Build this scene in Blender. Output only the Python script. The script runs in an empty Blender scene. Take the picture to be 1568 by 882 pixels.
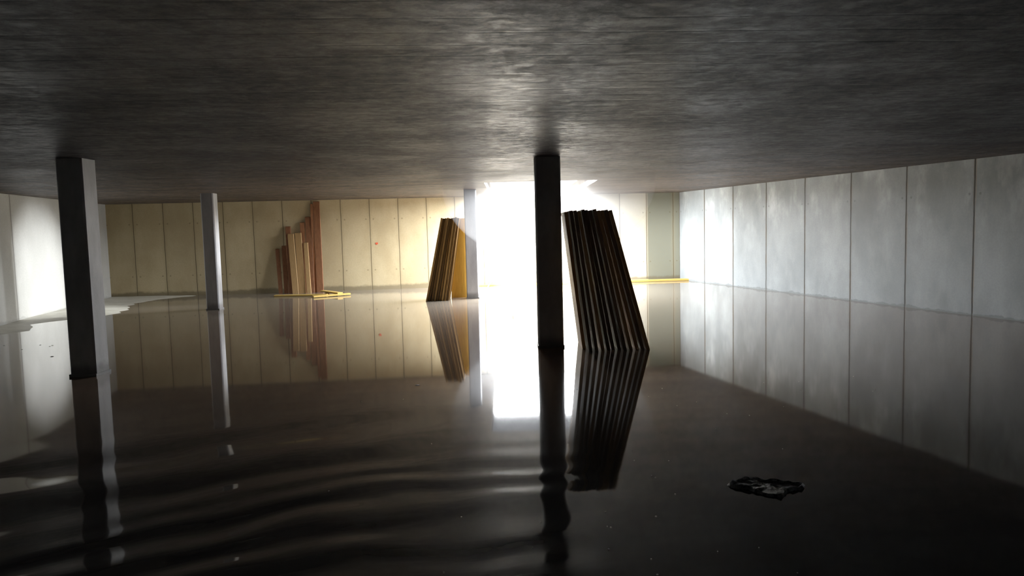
import bpy, bmesh, math, random
from mathutils import Vector, Matrix, noise
random.seed(7)
S = bpy.context.scene
COL = S.collection
S.view_settings.view_transform = 'Standard'
S.view_settings.exposure = 0.0
S.view_settings.gamma = 1.12

# ------------------------------------------------------------ dimensions (m)
CAM_Z = 1.575
H = 2.5            # ceiling height above the water
FL = -0.12         # concrete floor below the water
YN = -4.0          # wall behind the camera
def back_y(x): return 20.83 + 0.096*x
def right_x(y): return 4.85 + 0.27*(21.3-y)
def left_x(y): return -10.76 + 0.19*(19.8-y)
CR = (4.85, 21.3); CLB = (-10.76, 19.8)
HX0, HX1, HY0 = -0.5, 1.75, 14.7

# ------------------------------------------------------------ node helpers
class NT:
    def __init__(s, name):
        s.m = bpy.data.materials.new(name); s.m.use_nodes = True
        s.t = s.m.node_tree; s.t.nodes.clear()
        s.out = s.t.nodes.new('ShaderNodeOutputMaterial')
        s.b = s.t.nodes.new('ShaderNodeBsdfPrincipled')
        s.t.links.new(s.b.outputs[0], s.out.inputs[0])
    def link(s, v, inp):
        if isinstance(v, bpy.types.NodeSocket): s.t.links.new(v, inp)
        else: inp.default_value = v
    def n(s, typ, **kw):
        nd = s.t.nodes.new(typ)
        for k, v in kw.items(): setattr(nd, k, v)
        return nd
    def math(s, op, a, b=0.0, c=0.0, clamp=False):
        nd = s.n('ShaderNodeMath', operation=op, use_clamp=clamp)
        s.link(a, nd.inputs[0]); s.link(b, nd.inputs[1]); s.link(c, nd.inputs[2])
        return nd.outputs[0]
    def coord(s, which='Object'):
        return s.n('ShaderNodeTexCoord').outputs[which]
    def pos(s): return s.n('ShaderNodeNewGeometry').outputs['Position']
    def mapping(s, v, scale=(1,1,1), rot=(0,0,0), loc=(0,0,0)):
        nd = s.n('ShaderNodeMapping'); s.link(v, nd.inputs[0])
        nd.inputs['Scale'].default_value = scale; nd.inputs['Rotation'].default_value = rot
        nd.inputs['Location'].default_value = loc
        return nd.outputs[0]
    def noise(s, v, scale, detail=4, rough=0.55):
        nd = s.n('ShaderNodeTexNoise'); s.link(v, nd.inputs['Vector'])
        nd.inputs['Scale'].default_value = scale; nd.inputs['Detail'].default_value = detail
        nd.inputs['Roughness'].default_value = rough
        return nd.outputs[0]
    def sep(s, v):
        nd = s.n('ShaderNodeSeparateXYZ'); s.link(v, nd.inputs[0]); return nd.outputs
    def ramp(s, v, a, b, lo=0.0, hi=1.0, smooth=True):
        nd = s.n('ShaderNodeMapRange'); 
        if smooth: nd.interpolation_type = 'SMOOTHSTEP'
        s.link(v, nd.inputs[0]); nd.inputs[1].default_value = a; nd.inputs[2].default_value = b
        nd.inputs[3].default_value = lo; nd.inputs[4].default_value = hi
        return nd.outputs[0]
    def mix(s, f, a, b, blend='MIX'):
        nd = s.n('ShaderNodeMix', data_type='RGBA', blend_type=blend)
        s.link(f, nd.inputs[0])
        for v, i in ((a, 6), (b, 7)):
            if isinstance(v, tuple): v = (*v, 1.0) if len(v) == 3 else v
            s.link(v, nd.inputs[i])
        return nd.outputs[2]
    def bump(s, h, strength=0.5, dist=0.01, normal=None):
        nd = s.n('ShaderNodeBump'); s.link(h, nd.inputs['Height'])
        nd.inputs['Strength'].default_value = strength; nd.inputs['Distance'].default_value = dist
        if normal is not None: s.link(normal, nd.inputs['Normal'])
        return nd.outputs[0]
    def fin(s, color=None, rough=None, normal=None, spec=None):
        if color is not None:
            if isinstance(color, tuple): color = (*color, 1.0)
            s.link(color, s.b.inputs['Base Color'])
        if rough is not None: s.link(rough, s.b.inputs['Roughness'])
        if normal is not None: s.link(normal, s.b.inputs['Normal'])
        if spec is not None: s.b.inputs['Specular IOR Level'].default_value = spec
        return s.m

def wall_mat(name, base, alt, sp, off, line_col, lw=0.012, holes=(0.55, 1.95), smear=0.0, hs=0.5, leak=None, damp=0.18, dampk=0.6, panel=None, pale=None):
    k = NT(name); o = k.coord(); x, y, z = k.sep(o)
    wob = k.math('MULTIPLY', k.math('SUBTRACT', k.noise(o, 3.0, 3), 0.5), 0.02)
    s = k.math('ADD', k.math('ADD', x, off), wob)
    t = k.math('DIVIDE', s, sp)
    fr = k.math('FRACT', t)
    d = k.math('MULTIPLY', k.math('SUBTRACT', 0.5, k.math('ABSOLUTE', k.math('SUBTRACT', fr, 0.5))), sp)
    line = k.ramp(d, lw*0.5, lw*1.3, 1.0, 0.0)
    halo = k.ramp(d, 0.0, 0.10, 0.25, 0.0)
    wn = k.n('ShaderNodeTexWhiteNoise', noise_dimensions='1D'); k.link(k.math('FLOOR', t), wn.inputs[1])
    tint = wn.outputs[0]
    cloud = k.noise(k.mapping(o, scale=(1, 1, 0.6)), 1.3, 6, 0.6)
    c = k.mix(k.ramp(cloud, 0.35, 0.68), base, alt)
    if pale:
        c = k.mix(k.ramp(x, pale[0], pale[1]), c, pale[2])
    c = k.mix(k.math('MULTIPLY', tint, 0.25), c, tuple(v*0.62 for v in base))
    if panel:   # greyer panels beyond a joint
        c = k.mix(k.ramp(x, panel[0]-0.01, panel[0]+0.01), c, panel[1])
    fine = k.noise(o, 28, 5, 0.65)
    c = k.mix(k.ramp(fine, 0.35, 0.7, 0.0, 0.16), c, tuple(v*0.5 for v in base))
    if smear > 0:
        st = k.noise(k.mapping(o, scale=(1.7, 1, 0.8)), 1.1, 6, 0.62)
        zm = k.ramp(z, 0.9, 2.3)
        c = k.mix(k.math('MULTIPLY', k.math('MULTIPLY', k.ramp(st, 0.48, 0.72), zm), smear), c, (0.60, 0.64, 0.66))
        st2 = k.noise(k.mapping(o, scale=(1.1, 1, 0.55), loc=(5, 0, 3)), 0.9, 5, 0.6)
        c = k.mix(k.math('MULTIPLY', k.ramp(st2, 0.42, 0.68), 0.5), c, tuple(v*0.55 for v in base))
    c = k.mix(halo, c, tuple(v*0.6 for v in base))
    hm = None
    for hz in holes:
        dx = k.math('SUBTRACT', d, 0.10); dz = k.math('SUBTRACT', z, hz)
        r = k.math('SQRT', k.math('ADD', k.math('MULTIPLY', dx, dx), k.math('MULTIPLY', dz, dz)))
        m = k.ramp(r, 0.010, 0.030, 1.0, 0.0)
        hm = m if hm is None else k.math('MAXIMUM', hm, m)
    if leak:
        lk = k.math('MULTIPLY', k.ramp(d, 0.005, 0.035, 1.0, 0.0), k.ramp(k.noise(o, 1.7, 3), 0.4, 0.6))
        c = k.mix(lk, c, leak)
    hgt = k.math('MULTIPLY', fine, 0.25)
    if hm is not None:
        c = k.mix(k.math('MULTIPLY', hm, hs), c, line_col)
    c = k.mix(line, c, line_col)
    dmp = k.ramp(k.math('ADD', z, k.math('MULTIPLY', k.math('SUBTRACT', k.noise(o, 2.2, 6, 0.7), 0.5), -0.2)), damp*0.5, damp, dampk, 0.0)
    c = k.mix(dmp, c, tuple(v*0.28 for v in base))
    hgt = k.math('SUBTRACT', hgt, line)
    return k.fin(c, 0.6, k.bump(hgt, 0.4, 0.01), 0.3)

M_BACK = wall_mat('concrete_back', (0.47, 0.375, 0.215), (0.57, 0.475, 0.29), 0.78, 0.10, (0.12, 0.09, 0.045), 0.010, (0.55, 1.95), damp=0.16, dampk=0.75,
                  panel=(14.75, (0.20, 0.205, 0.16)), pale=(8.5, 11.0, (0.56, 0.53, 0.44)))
M_RIGHT = wall_mat('concrete_right', (0.25, 0.275, 0.29), (0.34, 0.37, 0.385), 1.40, 0.0, (0.02, 0.018, 0.015), 0.016, (1.95,), smear=0.65, hs=0.4, leak=(0.20, 0.13, 0.07), damp=0.045, dampk=0.5)
M_LEFT = wall_mat('concrete_left', (0.56, 0.56, 0.53), (0.66, 0.66, 0.63), 5.6, 0.25, (0.22, 0.21, 0.19), 0.015, (), damp=0.08, dampk=0.3)

# ceiling: board-marked dark concrete
def ceil_mat():
    k = NT('board_marked_concrete'); p = k.pos()
    r = k.mapping(p, rot=(0, 0, math.radians(-4)))
    x, y, z = k.sep(r)
    warp = k.math('MULTIPLY', k.noise(r, 0.8, 4), 0.10)
    t = k.math('DIVIDE', k.math('ADD', y, warp), 0.24)
    fr = k.math('FRACT', t); dd = k.math('SUBTRACT', 0.5, k.math('ABSOLUTE', k.math('SUBTRACT', fr, 0.5)))
    breakup = k.ramp(k.noise(k.mapping(r, scale=(1, 3, 1)), 1.2, 3), 0.36, 0.54)
    groove = k.math('MULTIPLY', k.ramp(dd, 0.0, 0.08, 1.0, 0.0), breakup)
    wn = k.n('ShaderNodeTexWhiteNoise', noise_dimensions='1D'); k.link(k.math('FLOOR', t), wn.inputs[1])
    grain = k.noise(k.mapping(r, scale=(2.4, 4.0, 1)), 2.2, 12, 0.85)
    blot = k.noise(r, 0.9, 10, 0.75)
    fine = k.noise(k.mapping(r, scale=(1, 1.3, 1)), 8, 9, 0.85)
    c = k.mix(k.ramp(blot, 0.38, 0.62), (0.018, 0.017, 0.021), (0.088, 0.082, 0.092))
    c = k.mix(k.ramp(y, 6.0, 15.0, 0.0, 0.85), c, (0.27, 0.20, 0.135))  # far ceiling painted tan, as if lit by the back wall
    c = k.mix(k.ramp(grain, 0.42, 0.60, 0, 0.85), c, (0.010, 0.010, 0.012))
    c = k.mix(k.math('MULTIPLY', wn.outputs[0], 0.5), c, (0.014, 0.013, 0.015))
    c = k.mix(k.math('MULTIPLY', groove, 0.85), c, (0.005, 0.005, 0.005))
    spots = k.ramp(k.noise(k.mapping(r, scale=(1, 1.8, 1), loc=(3, 7, 0)), 3.0, 12, 0.9), 0.55, 0.66)
    c = k.mix(k.math('MULTIPLY', spots, 0.5), c, (0.23, 0.23, 0.27))
    h = k.math('ADD', k.math('MULTIPLY', grain, 1.3), k.math('MULTIPLY', fine, 1.2))
    h = k.math('ADD', h, k.math('MULTIPLY', blot, 1.6))
    h = k.math('ADD', h, k.math('MULTIPLY', wn.outputs[0], 0.4))
    h = k.math('SUBTRACT', h, k.math('MULTIPLY', groove, 1.1))
    k.b.inputs['Specular Tint'].default_value = (0.54, 0.62, 1.0, 1.0)
    rg = k.math('ADD', k.ramp(fine, 0.40, 0.60, 0.0, 0.18), k.ramp(blot, 0.38, 0.62, 0.46, 0.32))
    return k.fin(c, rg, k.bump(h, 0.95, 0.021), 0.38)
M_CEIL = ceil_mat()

def pillar_mat():
    k = NT('column_concrete'); p = k.pos()
    cl = k.noise(k.mapping(p, scale=(1, 1, 0.35)), 4.0, 6, 0.65); fine = k.noise(p, 40, 4, 0.6)
    c = k.mix(k.ramp(cl, 0.3, 0.7), (0.33, 0.335, 0.36), (0.46, 0.465, 0.49))
    z = k.sep(p)[2]
    wet = k.ramp(k.math('ADD', z, k.math('MULTIPLY', k.noise(p, 5, 4), -0.12)), 0.0, 0.12, 0.6, 0.0)
    c = k.mix(wet, c, (0.07, 0.065, 0.06))
    return k.fin(c, 0.55, k.bump(fine, 0.4, 0.004), 0.4)
M_PIL = pillar_mat()

def wood_mat(name, a, b, rough=0.5, vert=True, isl=0.55, spec=0.4):
    k = NT(name); o = k.coord()
    g = k.noise(k.mapping(o, scale=(9, 9, 0.7) if vert else (0.8, 9, 9)), 5.0, 6, 0.65)
    oi = k.n('ShaderNodeNewGeometry').outputs['Random Per Island']
    c = k.mix(k.ramp(g, 0.3, 0.7), a, b)
    c = k.mix(k.math('MULTIPLY', oi, isl), c, tuple(v*0.35 for v in a))
    return k.fin(c, rough, k.bump(g, 0.4, 0.004), spec)
M_WDARK = wood_mat('plywood_edge_brown', (0.42, 0.27, 0.17), (0.62, 0.41, 0.25), 0.5, isl=0.75, spec=0.3)
M_WORANGE = wood_mat('plywood_face_amber', (0.62, 0.33, 0.04), (0.78, 0.44, 0.07), 0.5, isl=0.0)
M_WAMBER = wood_mat('plywood_edge_amber', (0.72, 0.44, 0.19), (0.88, 0.57, 0.27), 0.5, isl=0.2, spec=0.3)
M_WSTK = wood_mat('plywood_edge_honey', (0.17, 0.085, 0.020), (0.34, 0.18, 0.05), 0.5, isl=0.9, spec=0.25)
M_WSTK2 = wood_mat('plywood_edge_light', (0.36, 0.20, 0.06), (0.48, 0.28, 0.10), 0.5, isl=0.5, spec=0.25)
M_WRED = wood_mat('timber_red', (0.25, 0.10, 0.045), (0.38, 0.17, 0.075), 0.6)
M_WPALE = wood_mat('timber_pale', (0.50, 0.30, 0.12), (0.62, 0.39, 0.17), 0.6)
M_WYEL = wood_mat('timber_yellow', (0.66, 0.42, 0.09), (0.76, 0.52, 0.15), 0.5, False)

def simple(name, c1, c2, sc=8, rough=0.7, bs=0.4, bd=0.01, lo=0.3, hi=0.7):
    k = NT(name); p = k.pos(); n_ = k.noise(p, sc, 6, 0.65)
    return k.fin(k.mix(k.ramp(n_, lo, hi), c1, c2), rough, k.bump(n_, bs, bd), 0.4)
M_FLOOR = simple('floor_concrete', (0.10, 0.09, 0.075), (0.16, 0.145, 0.12), 3)
M_BANK = simple('silt', (0.54, 0.52, 0.44), (0.72, 0.70, 0.62), 2.5, 0.6)
M_FILM = simple('plastic_film', (0.02, 0.02, 0.018), (0.32, 0.32, 0.31), 22, 0.3, 1.0, 0.03, 0.42, 0.62)
M_FILMR = simple('plastic_film_rim', (0.22, 0.22, 0.21), (0.60, 0.60, 0.58), 30, 0.3)
M_SPECK = simple('flake', (0.35, 0.34, 0.31), (0.5, 0.48, 0.44), 3, 0.6)
M_DARKBIT = simple('bark_dark', (0.02, 0.015, 0.01), (0.05, 0.04, 0.03), 10, 0.6)
M_TAG = simple('paint_red', (0.62, 0.07, 0.03), (0.72, 0.11, 0.05), 3, 0.5)
M_STEEL = simple('pole_metal', (0.20, 0.17, 0.13), (0.30, 0.26, 0.20), 6, 0.4)

def water_mat():
    k = NT('murky_water'); p = k.pos(); x, y, z = k.sep(p)
    dx = k.math('SUBTRACT', x, 0.5)
    r = k.math('SQRT', k.math('ADD', k.math('MULTIPLY', dx, dx), k.math('MULTIPLY', y, y)))
    wob = k.math('MULTIPLY', k.noise(p, 0.5, 2), 1.0)
    rr = k.math('ADD', r, wob)
    ring = k.math('SINE', k.math('MULTIPLY', rr, 2*math.pi/0.42))
    patch = k.ramp(k.noise(k.mapping(p, loc=(4, 2, 0)), 0.6, 2), 0.38, 0.6, 0.5, 1.0)
    mask = k.math('MULTIPLY', k.math('MULTIPLY', k.ramp(r, 4.2, 5.6, 1.0, 0.0), k.ramp(x, -0.1, 0.7, 1.0, 0.02)), patch)
    r1 = k.math('MULTIPLY', k.math('MULTIPLY', ring, mask), 1.7)
    sw = k.math('SINE', k.math('MULTIPLY', rr, 2*math.pi/1.0))
    swm = k.math('MULTIPLY', k.math('MULTIPLY', k.ramp(r, 4.2, 5.2, 0.0, 1.0), k.ramp(r, 5.7, 7.4, 1.0, 0.0)), k.ramp(x, -1.6, -0.4, 2.3, 0.0))
    r2 = k.math('MULTIPLY', sw, swm)
    small = k.math('MULTIPLY', k.noise(k.mapping(p, scale=(1, 1.6, 1)), 2.0, 1, 0.4), k.ramp(y, 2.5, 5.5, 0.3, 0.0))
    far = k.math('MULTIPLY', k.math('SINE', k.math('MULTIPLY', k.math('ADD', y, k.math('ADD', k.math('MULTIPLY', x, 0.9), wob)), 2*math.pi/0.5)),
                 k.math('MULTIPLY', k.ramp(x, 2.5, 5.0, 0.0, 1.0), 0.015))
    h = k.math('ADD', k.math('ADD', k.math('ADD', r1, r2), small), far)
    nrm = k.bump(h, 1.0, 0.0035)
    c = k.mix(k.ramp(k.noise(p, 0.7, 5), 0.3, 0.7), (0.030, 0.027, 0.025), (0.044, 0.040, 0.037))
    c = k.mix(k.ramp(y, 4.2, 8.5), c, (0.19, 0.135, 0.098))  # brown of the reflected ceiling painted into the water colour
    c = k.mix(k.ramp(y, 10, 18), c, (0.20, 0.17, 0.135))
    k.b.inputs['IOR'].default_value = 1.36
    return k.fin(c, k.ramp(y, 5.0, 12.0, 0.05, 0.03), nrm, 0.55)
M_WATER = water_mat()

# ------------------------------------------------------------ mesh helpers
def new_obj(name, bm, mats, loc=(0,0,0), rotz=0.0, parent=None, smooth=False):
    me = bpy.data.meshes.new(name); bmesh.ops.recalc_face_normals(bm, faces=bm.faces[:])
    bm.to_mesh(me); bm.free()
    for m in mats: me.materials.append(m)
    if smooth:
        for p in me.polygons: p.use_smooth = True
    o = bpy.data.objects.new(name, me); COL.objects.link(o)
    o.location = loc; o.rotation_euler = (0, 0, rotz)
    if parent: o.parent = parent
    return o

def prism(bm, poly, z0, z1, mi=0):
    a = [bm.verts.new((x, y, z0)) for x, y in poly]; b = [bm.verts.new((x, y, z1)) for x, y in poly]
    fs = [bm.faces.new(a[::-1]), bm.faces.new(b)]
    n = len(poly)
    for i in range(n):
        fs.append(bm.faces.new((a[i], a[(i+1) % n], b[(i+1) % n], b[i])))
    for f in fs: f.material_index = mi

def beam(bm, p0, p1, u, w, v, t, mi=0, bev=0.003):
    """board from p0 to p1 (centre-line); cross section w along u, t along v"""
    p0, p1, u, v = map(Vector, (p0, p1, u, v)); u.normalize(); v.normalize()
    tmp = bmesh.new()
    vs = []
    for p in (p0, p1):
        for a, b in ((-1,-1),(1,-1),(1,1),(-1,1)):
            vs.append(tmp.verts.new(p + u*(a*w/2) + v*(b*t/2)))
    for q in ((0,1,2,3),(7,6,5,4),(0,4,5,1),(1,5,6,2),(2,6,7,3),(3,7,4,0)):
        tmp.faces.new([vs[i] for i in q])
    if bev: bmesh.ops.bevel(tmp, geom=tmp.edges[:], offset=bev, segments=1, affect='EDGES')
    bmesh.ops.recalc_face_normals(tmp, faces=tmp.faces[:])
    m = {}
    for vv in tmp.verts: m[vv] = bm.verts.new(vv.co)
    for f in tmp.faces:
        nf = bm.faces.new([m[q] for q in f.verts]); nf.material_index = mi
    tmp.free()

# ------------------------------------------------------------ room shell
def wall(name, a, b, mat, z1, out_sign, th=0.3):
    a = Vector(a); b = Vector(b); L = (b-a).length; ang = math.atan2(b.y-a.y, b.x-a.x)
    bm = bmesh.new(); t = th*out_sign
    prism(bm, [(0,0),(L,0),(L,t),(0,t)] if out_sign > 0 else [(0,0),(0,t),(L,t),(L,0)], FL, z1)
    return new_obj(name, bm, [mat], (a.x, a.y, 0), ang)

NR = (right_x(YN), YN); NL = (left_x(YN), YN)
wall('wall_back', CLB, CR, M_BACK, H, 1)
wall('wall_right', CR, NR, M_RIGHT, H, 1)
wall('wall_left', CLB, NL, M_LEFT, H, -1)
wall('wall_front', NL, NR, M_RIGHT, H, -1)
bm = bmesh.new()
ya, yb = back_y(HX0), back_y(HX1)
prism(bm, [(HX0-0.25, ya-0.02), (HX1+0.25, yb-0.0), (HX1+0.25, yb+0.3), (HX0-0.25, ya+0.3)], H, 3.05)
new_obj('wall_shaft', bm, [simple('shaft_plaster', (0.7, 0.7, 0.66), (0.8, 0.8, 0.76), 3)])

bm = bmesh.new()
e = 0.3
prism(bm, [(NL[0]-e, YN-e), (NR[0]+e, YN-e), (right_x(HY0)+e, HY0), (HX1, HY0), (HX0, HY0), (left_x(HY0)-e, HY0)], H, H+0.28)
prism(bm, [(left_x(HY0)-e, HY0), (HX0, HY0), (HX0, ya), (CLB[0], CLB[1]), (CLB[0]-e, CLB[1]+e)], H, H+0.28)
prism(bm, [(HX1, HY0), (right_x(HY0)+e, HY0), (CR[0]+e, CR[1]+e), (CR[0], CR[1]), (HX1, yb)], H, H+0.28)
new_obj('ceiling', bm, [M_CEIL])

bm = bmesh.new()
prism(bm, [(NL[0]-e, YN-e), (NR[0]+e, YN-e), (CR[0]+e, CR[1]+e), (CLB[0]-e, CLB[1]+e)], FL-0.2, FL)
new_obj('floor', bm, [M_FLOOR])
bm = bmesh.new()
vs = [bm.verts.new((x, y, 0)) for x, y in (NL, NR, CR, CLB)]
bm.faces.new(vs)
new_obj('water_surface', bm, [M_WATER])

# ------------------------------------------------------------ silt bank by the left wall
bm = bmesh.new()
edge = [(20.0, -8.3), (19.5, -8.6), (19.0, -8.95), (18.0, -9.05), (16.8, -8.6), (15.8, -8.25), (15.2, -8.3), (14.6, -8.75), (14.0, -9.0), (13.5, -8.5), (13.0, -8.05), (12.4, -8.5), (11.0, -9.1)]
def edge_x(y):
    for (y1, x1), (y0, x0) in zip(edge, edge[1:]):
        if y0 <= y <= y1: return x0 + (x1-x0)*(y-y0)/(y1-y0)
    return edge[-1][1]
N, K = 90, 14; rows = []; Y0 = 11.0
for i in range(N+1):
    y = Y0 + (19.95-Y0)*i/N
    ex = edge_x(y) + 0.12*noise.noise(Vector((y*2.1, 0, 0)))
    lx = left_x(y)+0.002; row = []
    for j in range(K+1):
        t = j/K; x = lx + (ex-lx)*t
        z = 0.045*(1-t**3) - 0.012 + 0.008*noise.noise(Vector((x*2, y*2, 0)))
        if y < 14.6: z -= 0.02*min(1, (14.6-y)/0.6)
        row.append(bm.verts.new((x, min(y, back_y(x)-0.005), z)))
    rows.append(row)
for i in range(N):
    for j in range(K): bm.faces.new((rows[i][j], rows[i][j+1], rows[i+1][j+1], rows[i+1][j]))
new_obj('silt_bank', bm, [M_BANK], smooth=True)

# ------------------------------------------------------------ columns
def column(x, y, w, rot):
    bm = bmesh.new(); c = 0.02; h = w/2
    poly = [(-h+c,-h),(h-c,-h),(h,-h+c),(h,h-c),(h-c,h),(-h+c,h),(-h,h-c),(-h,-h+c)]
    prism(bm, poly, FL, H)
    q = h+0.008
    prism(bm, [(-q,-q),(q,-q),(q,q),(-q,q)], FL, 0.03)
    new_obj('concrete_column', bm, [M_PIL], (x, y, 0), math.radians(rot))
column(-4.98, 8.60, 0.30, 0)
column(0.50, 9.85, 0.335, 0)
column(-6.46, 16.0, 0.27, 2)
column(-0.91, 17.1, 0.28, 2)

# ------------------------------------------------------------ plywood stack right of the middle column
bm = bmesh.new()
n = 12
for i in range(n):
    t = i/(n-1)
    xb = 0.92 + (1.72-0.92)*t + random.uniform(-0.008, 0.008); xt = 0.715 + (1.255-0.715)*t
    zt = 1.79 + random.uniform(-0.014, 0.012)
    y0 = 9.36 + random.uniform(-0.05, 0.05) - (0.02*t); dep = 0.62
    if i == 0: y0 += 0.14
    dirv = Vector((xt-xb, 0, zt)).normalized(); p0 = Vector((xb, y0+dep/2, 0)) + dirv*(FL/dirv.z)
    p1 = Vector((xt, y0+dep/2, zt))
    nv = Vector((dirv.z, 0, -dirv.x))
    mi = 1 if i in (0, 3, 8, 9, 11) else 0
    beam(bm, p0, p1, (0,1,0), dep, nv, 0.044, mi)
new_obj('formwork_panel_stack', bm, [M_WDARK, M_WAMBER])

# stack left of the far column
bm = bmesh.new()
n = 9
for i in range(n):
    t = i/(n-1)
    xb = -1.93 + (-1.46+1.93)*t; xt = -1.53 + (-1.16+1.53)*t
    zt = 1.86 + random.uniform(-0.02, 0.012); dep = 0.55
    y0 = 16.62 + random.uniform(-0.03, 0.03)
    dirv = Vector((xt-xb, 0, zt)).normalized(); p0 = Vector((xb, y0+dep/2, 0)) + dirv*(FL/dirv.z)
    nv = Vector((dirv.z, 0, -dirv.x))
    beam(bm, p0, (xt, y0+dep/2, zt), (0,1,0), dep, nv, 0.042, 0 if i % 3 else 1)
beam(bm, (-1.24, 17.34, FL), (-1.13, 17.34, 1.86), (1,-0.15,0), 0.40, (0.15,1,0), 0.02, 2)
new_obj('formwork_panel_stack', bm, [M_WSTK, M_WSTK2, M_WORANGE])

# ------------------------------------------------------------ timber leaning on the back wall
bm = bmesh.new()
def lean(x, w, zt, mi, tx=0.0, dy=0.0, th=0.05):
    yb = back_y(x) - 0.36 + dy; yt = back_y(x) - 0.05 + min(dy, 0) 
    k_ = yb/20.3
    beam(bm, (x*k_, yb, FL), (x*1.0+tx, yt, zt), (1,0,0), w, (0,1,0.2), th, mi)
lean(-5.27, 0.17, 2.46, 0, 0.0)
lean(-5.40, 0.07, 2.40, 0, 0.0, 0.05)
lean(-5.52, 0.17, 2.05, 0, 0.02, 0.0)
lean(-5.68, 0.12, 1.90, 0, 0.01, 0.03)
lean(-5.76, 0.17, 1.62, 1, 0.0, -0.12)
lean(-5.95, 0.16, 1.60, 1, 0.0, -0.14)
lean(-6.05, 0.14, 1.80, 0, 0.0, 0.02)
lean(-6.20, 0.12, 1.28, 0, 0.02, 0.0)
lean(-6.36, 0.10, 1.20, 0, 0.0, 0.02)
lean(-5.58, 0.11, 1.35, 1, 0.03, -0.18)
beam(bm, (-6.1, 18.95, 0.02), (-4.7, 18.75, 0.03), (0,1,0), 0.16, (0,0,1), 0.04, 2)
beam(bm, (-4.95, 18.3, 0.03), (-4.15, 18.85, 0.035), (-0.5,0.8,0), 0.14, (0,0,1), 0.04, 2)
beam(bm, (-5.0, 19.5, 0.07), (-4.35, 18.65, 0.07), (0.8,0.6,0), 0.14, (0,0,1), 0.04, 2)
beam(bm, (-4.8, 19.15, FL), (-4.8, 19.15, 0.05), (1,0,0), 0.1, (0,1,0), 0.1, 0)
beam(bm, (-4.5, 18.75, FL), (-4.5, 18.75, 0.05), (1,0,0), 0.1, (0,1,0), 0.1, 0)
new_obj('timber_board_pile', bm, [M_WRED, M_WPALE, M_WYEL])

bm = bmesh.new()
beam(bm, (3.0, 20.75, 0.03), (5.0, 20.9, 0.03), (0,1,0), 0.22, (0,0,1), 0.05, 0)
beam(bm, (2.6, 20.98, 0.03), (3.9, 21.08, 0.03), (0,1,0), 0.18, (0,0,1), 0.05, 0)
new_obj('wooden_plank', bm, [M_WYEL])
bm = bmesh.new()
beam(bm, (-1.0, 20.55, 0.02), (1.6, 20.75, 0.03), (0,1,0), 0.16, (0,0,1), 0.05, 0)
new_obj('wooden_plank', bm, [M_WORANGE])

def rod(name, a, b, r, mat):
    a, b = Vector(a), Vector(b); bm = bmesh.new(); d = (b-a).normalized()
    u = d.orthogonal().normalized(); v = d.cross(u); R = []
    for k_, (p, rr) in enumerate(((a, r*0.6), (a+d*0.03, r), (b-d*0.03, r), (b, r*0.6))):
        R.append([bm.verts.new(p + (u*math.cos(q)+v*math.sin(q))*rr) for q in [i*math.tau/12 for i in range(12)]])
    for A, B in zip(R, R[1:]):
        for i in range(12): bm.faces.new((A[i], A[(i+1)%12], B[(i+1)%12], B[i]))
    bm.faces.new(R[0]); bm.faces.new(R[-1])
    return new_obj(name, bm, [mat], smooth=True)
rod('leaning_pole', (-0.75, 20.2, FL), (0.12, 20.80, 1.15), 0.022, M_STEEL)

bm = bmesh.new()
prism(bm, [(0,0),(0.07,0.0),(0.07,-0.006),(0,-0.006)], 1.26, 1.30)
prism(bm, [(0.02,0),(0.05,0.0),(0.05,-0.006),(0.02,-0.006)], 1.24, 1.26)
new_obj('red_wall_mark', bm, [M_TAG], (-3.74, back_y(-3.74)-0.001, 0), math.atan(0.096))

# ------------------------------------------------------------ floating rubbish
bm = bmesh.new()
cx, cy = 1.49, 4.30; NR_, NA = 14, 72
OUT = [(-0.23, 0.06), (-0.14, 0.13), (-0.03, 0.16), (0.02, 0.10), (0.13, 0.07), (0.24, 0.03), (0.21, -0.04), (0.10, -0.08), (0.03, -0.17), (-0.05, -0.14), (-0.12, -0.04), (-0.20, 0.0)]
def poly_r(a):
    d = Vector((math.cos(a), math.sin(a))); best = 0.1
    for i in range(len(OUT)):
        p = Vector(OUT[i]); q = Vector(OUT[(i+1) % len(OUT)]); ed = q-p
        den = d.x*ed.y - d.y*ed.x
        if abs(den) < 1e-9: continue
        t = (p.x*ed.y - p.y*ed.x)/den; s_ = (p.x*d.y - p.y*d.x)/den
        if t > 0 and 0 <= s_ <= 1: best = t
    return best
grid = []
for i in range(NR_+1):
    t = i/NR_; row = []
    for j in range(NA):
        a = j*math.tau/NA; rr = poly_r(a)*t*(1+0.04*noise.noise(Vector((math.cos(a)*4, math.sin(a)*4, 2))))
        x = rr*math.cos(a); y = rr*math.sin(a)
        z = 0.003 + 0.022*abs(noise.noise(Vector((x*18, y*18, 1)))) + (0.010 if i == NR_-1 else 0) - (0.01 if i == NR_ else 0)
        row.append(bm.verts.new((x, y, z)))
    grid.append(row)
for i in range(NR_):
    for j in range(NA):
        k2 = (j+1) % NA
        f = bm.faces.new((grid[i][j], grid[i][k2], grid[i+1][k2], grid[i+1][j]))
        f.material_index = 1 if i >= NR_-2 and noise.noise(Vector((j*0.4, 0, 3))) > -0.05 else 0
bmesh.ops.remove_doubles(bm, verts=bm.verts[:], dist=0.0006)
new_obj('floating_plastic_sheet', bm, [M_FILM, M_FILMR], (cx, cy, 0), 0.0, smooth=True)

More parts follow.
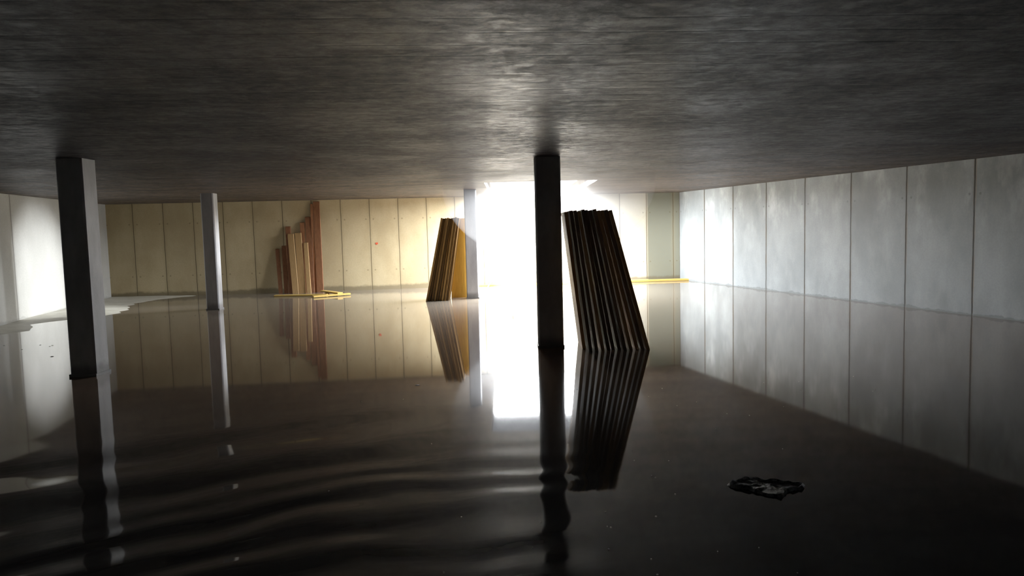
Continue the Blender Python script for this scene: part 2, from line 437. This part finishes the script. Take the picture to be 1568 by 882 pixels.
bm = bmesh.new()
def fleck(x, y, r, mi=0):
    m = random.randint(5, 7); o = random.random()*6
    a = [bm.verts.new((x+r*random.uniform(.7,1.2)*math.cos(o+i*math.tau/m), y+r*random.uniform(.7,1.2)*math.sin(o+i*math.tau/m), 0.003)) for i in range(m)]
    c = bm.verts.new((x, y, 0.007))
    for i in range(m):
        f = bm.faces.new((a[i], a[(i+1)%m], c)); f.material_index = mi
for i in range(50):
    y = random.uniform(3.1, 7.5); x = random.gauss(0.9, 0.9)*(y/5)
    fleck(x, y, random.uniform(0.003, 0.0065))
for i in range(10): fleck(random.uniform(-9, -6.5), random.uniform(10.5, 13.5), random.uniform(0.01, 0.02))
fleck(-1.0, 7.5, 0.025, 1); fleck(-6.3, 10.0, 0.03, 1)
new_obj('floating_debris', bm, [M_SPECK, M_DARKBIT])

# ------------------------------------------------------------ added scattering volume standing in for bloom around the hatch
def haze(name, loc, rad, dens, ztop, ymax):
    bm = bmesh.new(); bmesh.ops.create_uvsphere(bm, u_segments=40, v_segments=24, radius=1.0)
    for v in bm.verts:
        v.co = Vector((v.co.x*rad[0], v.co.y*rad[1], v.co.z*rad[2]))
    L = Vector(loc)
    for co, no in ((Vector((0,0,ztop-L.z)), Vector((0,0,1))), (Vector((0,ymax-L.y,0)), Vector((0,1,0)))):
        g = bmesh.ops.bisect_plane(bm, geom=bm.verts[:]+bm.edges[:]+bm.faces[:], plane_co=co, plane_no=no, clear_outer=True)
        ed = [x for x in g['geom_cut'] if isinstance(x, bmesh.types.BMEdge)]
        bmesh.ops.contextual_create(bm, geom=ed)
    vm = bpy.data.materials.new(name); vm.use_nodes = True; nt = vm.node_tree; nt.nodes.clear()
    o_ = nt.nodes.new('ShaderNodeOutputMaterial'); vs_ = nt.nodes.new('ShaderNodeVolumeScatter')
    vs_.inputs['Density'].default_value = dens; vs_.inputs['Anisotropy'].default_value = 0.3
    vs_.inputs['Color'].default_value = (0.97, 0.98, 1, 1)
    nt.links.new(vs_.outputs[0], o_.inputs['Volume'])
    new_obj(name, bm, [vm], loc, 0.0)
haze('bloom_haze', (0.72, 16.0, 2.40), (2.1, 6.4, 1.5), 0.060, 2.495, 20.7)

# ------------------------------------------------------------ light
w = bpy.data.worlds.new('sky'); S.world = w; w.use_nodes = True
bg = w.node_tree.nodes['Background']; bg.inputs[0].default_value = (0.85, 0.92, 1.0, 1); bg.inputs[1].default_value = 0.7

def area(name, loc, sx, sy, power, color, rot):
    l = bpy.data.lights.new(name, 'AREA'); l.shape = 'RECTANGLE'; l.size = sx; l.size_y = sy
    l.energy = power; l.color = color
    o = bpy.data.objects.new(name, l); COL.objects.link(o); o.location = loc; o.rotation_euler = rot
    return o
area('skylight', (0.62, 18.7, 2.62), 2.2, 4.0, 2500, (0.94, 0.97, 1.0), (0, 0, 0))
s = bpy.data.lights.new('sun', 'SUN'); s.energy = 32; s.angle = math.radians(3); s.color = (1.0, 0.97, 0.93)
so = bpy.data.objects.new('sun', s); COL.objects.link(so)
so.rotation_euler = Vector((0.02, 1.0, -0.50)).to_track_quat('-Z', 'Y').to_euler()

def spot(name, loc, tgt, power, ang, blend, color, rad):
    l = bpy.data.lights.new(name, 'SPOT'); l.energy = power; l.spot_size = math.radians(ang); l.spot_blend = blend
    l.color = color; l.shadow_soft_size = rad
    o = bpy.data.objects.new(name, l); COL.objects.link(o); o.location = loc
    o.rotation_euler = (Vector(tgt)-Vector(loc)).to_track_quat('-Z', 'Y').to_euler()
spot('fill_spot_left', (-0.3, 19.3, 2.42), (-10.0, 15.7, 0.7), 9000, 21, 1.0, (0.97, 0.99, 1.0), 0.2)  # added lamp brightening the left wall, no source of its own
spot('fill_spot_right', (1.3, 18.5, 2.45), (5.3, 20.0, 1.3), 1900, 50, 1.0, (1.0, 1.0, 0.97), 0.25)  # added lamp for the bright patch at the right wall's far end

# ------------------------------------------------------------ camera
cd = bpy.data.cameras.new('camera'); cam = bpy.data.objects.new('camera', cd); COL.objects.link(cam)
cd.sensor_width = 36; cd.lens = 26.0; cd.clip_start = 0.05
p = math.radians(4.55); r = 0.0255
R = Vector((1,0,0)); F = Vector((0, math.cos(p), -math.sin(p))); U = R.cross(F)
cxv = R*math.cos(r) - U*math.sin(r); cyv = R*math.sin(r) + U*math.cos(r)
M = Matrix((cxv, cyv, -F)).transposed().to_4x4(); M.translation = Vector((0, 0, CAM_Z))
cam.matrix_world = M
S.camera = cam
